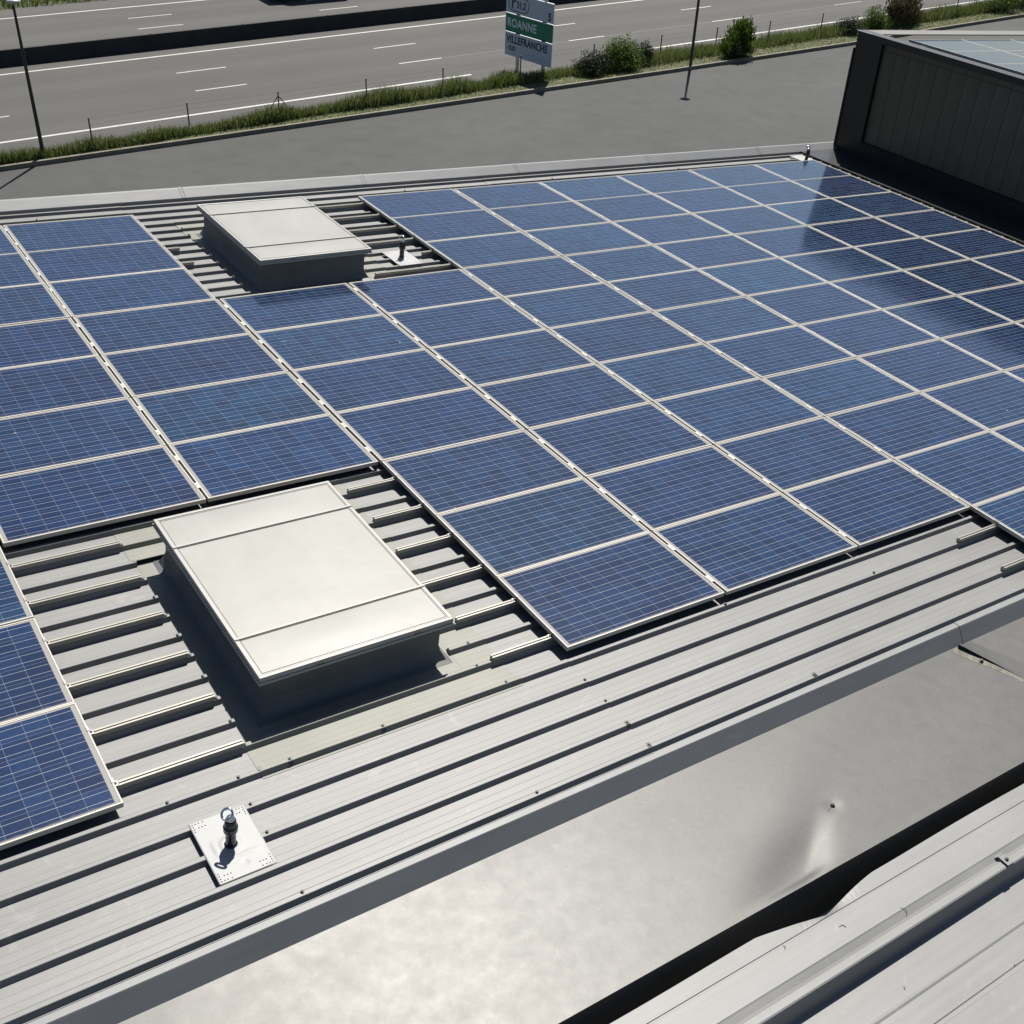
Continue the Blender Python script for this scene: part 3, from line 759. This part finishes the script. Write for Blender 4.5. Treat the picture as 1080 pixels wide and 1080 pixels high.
# roof of the black building
m = MB()
m.add([(16.535-ox, .778-oy, .704-oz), (26-ox, .775-oy, .70-9.45*s5/c5-oz), (26-ox, .40-oy, .70-9.45*s5/c5-oz), (16.535-ox, .40-oy, .704-oz), (16.535-ox, .778-oy, .685-oz), (26-ox, .775-oy, -.215-oz), (26-ox, .40-oy, -.215-oz), (16.535-ox, .40-oy, .685-oz)],
      [(0,3,2,1), (0,1,5,4), (3,7,6,2), (0,4,7,3)])
m.build('parapet_cap', M['capb'] if 'capb' in M else simple('pale_cap', (.115, .11, .102), .6, .1, .08, 3), bb)
m = MB(); m.box(16.5, 26, -20, .39, 2.02, 2.04); ro = m.build('roof_sheet', M['dark'], bb); ro.matrix_local = Matrix.Translation((-ox, -oy, -oz)) @ ROOF
m = MB()
m.box(16.60, 16.72, -20, .36, 2.04, 2.12); m.box(16.86, 16.93, -20, .20, 2.04, 2.14)
for yy in range(40): m.box(16.72, 16.86, -.0-yy*.5, .03-yy*.5, 2.04, 2.09)
re = m.build('roof_edge_trim', M['matt'], bb); re.matrix_local = Matrix.Translation((-ox, -oy, -oz)) @ ROOF

# ================================================================== SOLAR PANELS
PW, PH = 1.670, 1.001
XU = {0: 0.0, 1: 1.7205, 2: 3.4069, 3: 5.1007, 4: 6.7945, 5: 8.4764, 6: 10.1497, 7: 11.8299, 8: 13.5147, 9: 15.2047, -1: -1.690, -2: -3.385, -3: -5.08}
YV = [0, .990, 1.9962, 3.0189, 4.0307, 5.0420, 6.0594, 7.0745, 8.0840, 9.0962, 10.102]
def make_panel(mw):
    e = empty('solar_panel', mw)
    m = MB(); w = .011; h = .040
    # frame lips (local origin = lower left outer corner, top at z=0)
    for (x0, x1, y0, y1) in ((0, PW, 0, w), (0, PW, PH-w, PH), (0, w, w, PH-w), (PW-w, PW, w, PH-w)):
        m.box(x0, x1, y0, y1, -h, 0)
    m.build('frame', M['alu'], e, bevel=.0012)
    m = MB(); m.box(w, PW-w, w, PH-w, -.012, -.0035); gl = m.build('cell_glass', M['cells'], e)
    m = MB(); m.quad((w+.004, w+.004, -.014), (w+.004, PH-w-.004, -.014), (PW-w-.004, PH-w-.004, -.014), (PW-w-.004, w+.004, -.014)); m.build('backsheet', M['whiteplate'], e)
    return e
ORD = ['first', 'second', 'third', 'fourth', 'fifth', 'sixth', 'seventh', 'eighth', 'ninth', 'tenth', 'eleventh', 'twelfth']
COLN = {-2: 'third column left of far skylight', -1: 'second column left of far skylight', 0: 'column just left of far skylight',
        1: 'column below left half of far skylight', 2: 'column below right half of far skylight'}
for i in range(3, 9): COLN[i] = ORD[i-3]+' column right of far skylight'
# camera used for visibility test
CAM_R = Matrix(((0.833275506072824, 0.29506374778501554, -0.4675353630712227), (-0.5513524475376942, 0.5058804981376489, -0.6633968647786925), (0.040772657177006524, 0.8105691249653326, 0.584221947618935)))
CAM_P = Vector((-2.43736895501727, -15.150874529158093, 5.790882298679271)); FPX = 1195.2965456257195
def px(p):
    q = CAM_R.transposed() @ (p-CAM_P); return (540+FPX*q.x/-q.z, 540-FPX*q.y/-q.z) if q.z < 0 else (-9999, -9999)
def visible(x0, x1, y0, y1, mar=0):
    ps = [px(ROOF @ Vector((x, y, 0))) for x in (x0, (x0+x1)/2, x1) for y in (y0, (y0+y1)/2, y1)]
    return any(-mar < a < 1080+mar and -mar < b_ < 1080+mar for a, b_ in ps)
tints = [(1,1,1), (1.05,1.05,.98), (.95,1.05,1.0), (1.2,1.35,1.12), (.95,.92,.95), (1.12,1.0,1.02), (.88,.92,.95), (1.0,1.12,1.05)]
explicit = {(0,5): (.95,1.35,1.1), (1,8): (1.0,1.3,1.08), (5,4): (1.2,1.6,1.2), (-2,9): (.95,1.1,1.15), (3,6): (1.0,1.3,1.1), (-1,4): (.85,.8,.9), (-1,3): (1.0,.8,.92), (-1,6): (.9,.9,1.0), (0,4): (1.0,.85,.9), (2,8): (1.05,.98,1.0), (1,6): (.95,1.0,1.05), (4,7): (1.0,1.4,1.15), (3,7): (.95,1.25,1.1), (0,6): (.9,1.2,1.2), (7,5): (.9,1.05,.9)}
proto = None; placed = []
rj = random.Random(3)
for j in range(0, 12):
    for i in range(-2, 9):
        if j < 3 and i in (1, 2): continue
        if 7 <= j <= 9 and i in (-1, 0): continue
        if j > 9 and i < 4: continue
        yv = YV[j] if j < 11 else 10.102+1.01*(j-10)
        x0 = XU[i]+{-1: .014, 1: -.002}.get(i, .010)
        if j >= 3 and i == 0: x0 += .008
        y1 = -yv-.005-(.004 if j in (2, 5, 8) else 0)
        yn = YV[j+1] if j+1 < 11 else yv+1.01
        if not visible(x0, x0+PW, y1-PH, y1, 4): continue
        mw = at_roof(x0+rj.uniform(-.002, .002), y1-PH, rj.uniform(-.001, .001)) @ Matrix.Rotation(rj.uniform(-.0012, .0012), 4, 'Y') @ Matrix.Rotation(rj.uniform(-.002, .002), 4, 'X')
        if proto is None: e = proto = make_panel(mw)
        else: e = copy_thing(proto, mw)
        lab = 'solar panel, %s row from the far edge, %s' % (ORD[j], COLN[i])
        if j > 9: lab = 'blue solar panel of the short %s row near the right edge, %s' % (ORD[j], 'left one' if i == 4 else 'right one')
        tag(e, lab, 'solar panel', 'solar panels on the warehouse roof')
        tc = explicit.get((i, j), tints[(i*5+j*3+rj.randrange(3)) % 8])
        for ch in e.children:
            if ch.name.startswith('cell_glass'): ch.color = (*tc, 1)
        placed.append((i, j, x0, y1))

# rails
def rail(x0, x1, y, label):
    mw = at_roof(x0, y, 0); L = x1-x0; m = MB()
    w = .020; t = -.041; bt = ZC+.006
    pts = [(-w, bt), (-w, t), (-.006, t), (-.006, t-.014), (.006, t-.014), (.006, t), (w, t), (w, bt)]
    vs = [(0, a, b_) for a, b_ in pts]+[(L, a, b_) for a, b_ in pts]; n = len(pts)
    m.add(vs, [(i, (i+1) % n, n+(i+1) % n, n+i) for i in range(n)]+[(7,6,5,4,3,2,1,0), tuple(range(n, 2*n))])
    e = m.build('mounting_rail', M['rail'], None, mw)
    tag(e, label, 'rail', 'aluminium mounting rails under the solar panels'); return e
def between(a, b_): return a
ry = lambda k: E0+.021-2*P*k
XL, XR = -4.4, 15.19
rows_mid = []
for k in range(-14, 8):
    y = ry(k)
    if k <= -9:     # rows 0-2 (y > -3.0)
        nn = k+15
        if not (k == -9 and y < -3.02):
            rail(XL, 1.885 if k in (-11, -12) else 1.705, y, 'rail ending just left of the far skylight, %s from the far edge' % ORD[nn-1])
            rail(3.95 if k != -10 else 4.95, XR, y, 'rail running right from the far skylight, %s from the far edge' % ORD[nn-1])
    elif k < 0: rail(XL, XR, y, 'rail glimpsed through panel gaps, %s one between the two skylights' % ORD[k+8])
    elif k < 6:
        rail(XL, -.845, y, 'rail ending left of the near skylight, %s from its far end' % ORD[k])
        rail([1.23, 1.225, 1.175, 1.125, 1.15, 1.155][k], XR, y, 'rail running right from the near skylight, %s from its far end' % ORD[k])
    else: rail(6.22, XR, y, 'rail stub poking out under the right panels, %s one' % ('upper' if k == 6 else 'lower'))
# end clamps on exposed panel edges: parts of the panels
def clampm():
    m = MB(); m.box(-.030, .0, -.022, .022, -.040, -.036); m.box(-.004, 0, -.022, .022, -.040, .003); m.box(-.004, .012, -.022, .022, .0005, .004); m.lathe([(.007, -.036), (.007, -.024), (.004, -.022)], (-.017, 0, 0), 8); return m
cproto = None
pmap = {}
for e in [o for o in C.objects if o.name.startswith('solar_panel')]:
    pmap[e.name] = e
plist = [o for o in C.objects if o.name.split('.')[0] == 'solar_panel']
for e, (i, j, x0, y1) in zip(plist, placed):
    sides = []
    if (i-1, j) not in {(a, b_) for a, b_, _, _ in placed} and i > -2: sides.append(-1)
    if ((i+1, j) not in {(a, b_) for a, b_, _, _ in placed}) and (i, j) != (8, j): sides.append(1)
    if i == 8: sides.append(1)
    for s in sides:
        for k in range(-14, 8):
            y = ry(k); ly = y-(y1-PH)
            if .02 < ly < PH-.02:
                if cproto is None: c_ = cproto = clampm().build('end_clamp', M['alud'], e)
                else: c_ = cproto.copy(); C.objects.link(c_); c_.parent = e
                c_.matrix_local = Matrix.Translation((0 if s < 0 else PW, ly, 0)) @ (Matrix.Identity(4) if s < 0 else Matrix.Rotation(math.pi, 4, 'Z'))
# mid clamps in the gaps between neighbouring columns
mproto = None
have = {(a, b_) for a, b_, _, _ in placed}
for e, (i, j, x0, y1) in zip(plist, placed):
    if (i+1, j) in have:
        gap = {(0, 0): 0}.get((i, j), 0) or (next(q[2] for q in placed if q[0] == i+1 and q[1] == j)-x0-PW)
        for k in range(-14, 8):
            y = ry(k); ly = y-(y1-PH)
            if .02 < ly < PH-.02:
                if mproto is None:
                    m = MB(); m.box(-.008, gap+.008, -.045, .045, .0005, .004); m.box(.004, gap-.004, -.045, .045, -.04, .0005); m.lathe([(.007, .004), (.007, .008), (.004, .009)], (gap/2, 0, 0), 8)
                    c_ = mproto = m.build('mid_clamp', M['alu'], e)
                else: c_ = mproto.copy(); C.objects.link(c_); c_.parent = e
                c_.location = (PW, ly, 0)

# solar panels on the black building
p2 = proto
for r_ in range(0, 3):
    for c_ in range(0, 4):
        x0 = 17.35+c_*1.69; y0 = -.78-r_*1.01
        e = copy_thing(proto, at_roof(x0, y0, 2.20))
        tag(e, 'pale solar panel on black building, %s row from far edge, %s from left' % (ORD[r_], ORD[c_]), 'solar panel', 'solar panels on the black building')
        for ch in list(e.children):
            if ch.name.split('.')[0] in ('mid_clamp', 'end_clamp'): bpy.data.objects.remove(ch)
# ================================================================== SKYLIGHTS
def skylight(mw, label):
    e = empty('skylight', mw); tag(e, label, 'skylight', 'skylights on the warehouse roof')
    # local: lid spans x 0..1.53, y 0..-2.10, top z=.30
    W, L = 1.53, 2.10
    m = MB(); i = .065
    def ring(a, z): return [(a, -a, z), (W-a, -a, z), (W-a, -L+a, z), (a, -L+a, z)]
    rs = [ring(i, .262), ring(i, .02), ring(i-.012, -.03), ring(i-.05, -.105), ring(i-.09, -.118)]
    vs = sum(rs, []); fs = []
    for k in range(len(rs)-1):
        for q in range(4): fs.append((4*k+q, 4*k+(q+1) % 4, 4*k+4+(q+1) % 4, 4*k+4+q))
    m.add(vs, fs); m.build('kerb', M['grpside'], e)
    m = MB(); t = .300; b_ = .248
    m.box(0, W, -.028, 0, b_, t); m.box(0, W, -L, -L+.028, b_, t); m.box(0, .028, -L+.028, -.028, b_, t); m.box(W-.028, W, -L+.028, -.028, b_, t)
    m.box(-.008, W+.008, -L-.008, .008, b_-.010, b_+.012)
    lf = m.build('lid_frame', M['lidframe'], e, bevel=.003)
    cuts = [-.028, -.437, -1.657, -L+.028]
    for k in range(3):
        m = MB(); NX, NY = 16, 20; a, b2 = cuts[k]-.004, cuts[k+1]+.004; vs = []; fs = []
        for q in range(NY+1):
            for r in range(NX+1):
                u, v = r/NX, q/NY
                z = .296+.005*(math.sin(math.pi*u)*math.sin(math.pi*v))
                vs.append((.028+(W-.056)*u, a+(b2-a)*v, z))
        for q in range(NY):
            for r in range(NX): fs.append((q*(NX+1)+r, (q+1)*(NX+1)+r, (q+1)*(NX+1)+r+1, q*(NX+1)+r+1))
        m.add(vs, fs); m.build('sheet', M['lid'], e, smooth=True)
    m = MB(); e_ = .036
    for a, b2 in zip(cuts, cuts[1:]):
        a -= .016; b2 += .016
        for (x0, x1, y0, y1) in ((e_, e_+.003, b2, a), (W-e_-.003, W-e_, b2, a), (e_+.003, W-e_-.003, a-.003, a), (e_+.003, W-e_-.003, b2, b2+.003)): m.box(x0, x1, y0, y1, .2955, .2985)
    m.build('seal_line', simple('seal_grey', (.12, .112, .095), .8, 0, .3, 30), e)
    for y in cuts[1:3]:
        m = MB(); m.box(.0, W, y-.010, y+.010, .292, .309); m.box(-.006, W+.006, y-.0145, y-.0105, .288, .302)
        m.build('glazing_bar', M['lidframe'], e)
    for x in (.42, 1.20):
        m = MB()
        for q in range(4): m.box(x+q*.016, x+q*.016+.005, -L-.0095, -L-.0075, .262, .274)
        m.build('drain_slot', M['bolt'], e)
    return e
skylight(at_roof(-.650, -7.628), 'beige flat skylight in the front opening of the panel array')
skylight(at_roof(2.353, -.635), 'beige flat skylight in the far opening near the roof edge')

# ================================================================== ROOF ANCHORS
def anchor(mw, post, label):
    e = empty('roof_anchor', mw); tag(e, label, 'roof anchor', 'fall protection anchors on the roof')
    W, L = .36, .52; z = .0; NX, NY = 36, 52; vs = []; fs = []
    px_, py_ = post
    def hz(x, y):
        h = 0
        r = math.hypot(x-px_, y-py_); h += .006*math.exp(-((r-.05)/.018)**2)
        h += .005*math.exp(-((x-.075)/.012)**2)*math.exp(-((y+.26)/.06)**4)
        h += .005*math.exp(-((y+.365)/.012)**2)*math.exp(-((x-.24)/.07)**4)
        r2 = math.hypot(x-.2, y+.43); h -= .006*math.exp(-(r2/.014)**2)
        return z+h
    for j in range(NY+1):
        for i in range(NX+1): x, y = W*i/NX, -L*j/NY; vs.append((x, y, hz(x, y)))
    for j in range(NY):
        for i in range(NX): fs.append((j*(NX+1)+i, (j+1)*(NX+1)+i, (j+1)*(NX+1)+i+1, j*(NX+1)+i+1))
    m = MB(); m.add(vs, fs); pl = m.build('base_plate', M['whiteplate'], e, smooth=True)
    so = pl.modifiers.new('solid', 'SOLIDIFY'); so.thickness = .003
    m = MB()
    for cx, cy, sx, sy in ((.018, -.02, 1, -1), (W-.018, -.02, -1, -1), (.018, -L+.02, 1, 1), (W-.018, -L+.02, -1, 1)):
        for a, b_ in ((0,0),(.02,0),(.04,0),(.065,0),(0,.02),(0,.04),(0,.06),(.03,.035),(.05,.035),(.07,.035)):
            m.lathe([(.0046, .0), (.0046, .0012), (.001, .0014)], (cx+sx*a, cy+sy*b_, z), 6)
    m.build('rivets', M['black'], e)
    m = MB(); m.lathe([(.044, 0), (.040, .006), (.032, .012), (.032, .10), (.038, .115), (.044, .125), (.045, .16), (.038, .168), (.036, .20), (.033, .215), (.024, .222)], (px_, py_, 0), 24)
    m.build('post', M['rubber'], e, smooth=False)
    m = MB(); m.lathe([(.026, .215), (.027, .222), (.024, .238), (.014, .242)], (px_, py_, 0), 16)
    hd = m.build('post_head', M['steel'], e, smooth=True)
    m = MB(); vs = []; fs = []; n1, n2, r1, r2 = 24, 8, .034, .008
    ax = Vector((.75, -.3, .35)).normalized(); ay = Vector((.2, .8, .55)); ay = (ay-ax*ay.dot(ax)).normalized(); az = ax.cross(ay)
    c0 = Vector((px_-.018, py_+.005, .268))
    for i in range(n1):
        t = 2*math.pi*i/n1; dv = ax*math.cos(t)+ay*math.sin(t)
        for k in range(n2):
            q = 2*math.pi*k/n2; vs.append(c0+dv*(r1+r2*math.cos(q))+az*r2*math.sin(q))
    for i in range(n1):
        for k in range(n2): fs.append((i*n2+k, ((i+1) % n1)*n2+k, ((i+1) % n1)*n2+(k+1) % n2, i*n2+(k+1) % n2))
    m.add(vs, fs); m.build('eye_ring', M['steel'], hd, smooth=True)
    return e
anchor(at_roof(-1.40, -10.38, ZC+.008), (.170, -.264), 'white anchor plate with black post on the front ribs, lower left')
anchor(at_roof(4.44, -2.01, ZC+.008), (.180, -.24), 'white anchor plate with black post right of the far skylight')
anchor(at_roof(15.06, .52, ZC+.010), (.10, -.36), 'white anchor plate with black post at the far right roof corner')

# ================================================================== CAMERA, LIGHT
cam = bpy.data.cameras.new('camera'); co = bpy.data.objects.new('camera', cam); C.objects.link(co); sc.camera = co
cam.sensor_fit = 'HORIZONTAL'; cam.sensor_width = 36; cam.lens = FPX/1080*36; cam.clip_start = .05; cam.clip_end = 5000
co.matrix_world = Matrix.Translation(CAM_P) @ CAM_R.to_4x4()
w = bpy.data.worlds.new('World'); sc.world = w; w.use_nodes = True
nt = w.node_tree; bg = nt.nodes['Background']; sky = nt.nodes.new('ShaderNodeTexSky'); sky.sky_type = 'NISHITA'; sky.sun_disc = False
sky.sun_elevation = math.asin(SUN.z); sky.sun_rotation = math.atan2(SUN.x, SUN.y); sky.air_density = .85; sky.dust_density = .7; sky.ozone_density = 1.6
nt.links.new(sky.outputs[0], bg.inputs[0]); bg.inputs[1].default_value = .05
sl = bpy.data.lights.new('sun', 'SUN'); sl.energy = 5.0; sl.angle = R(.53); sl.color = (1, .955, .89)
so = bpy.data.objects.new('sun', sl); C.objects.link(so); so.rotation_euler = SUN.to_track_quat('Z', 'Y').to_euler(); so.location = (0, 0, 30)
sc.view_settings.view_transform = 'Standard'; sc.view_settings.look = 'None'; sc.view_settings.exposure = .7; sc.view_settings.gamma = 1
sc.render.resolution_x = 1024; sc.render.resolution_y = 1024
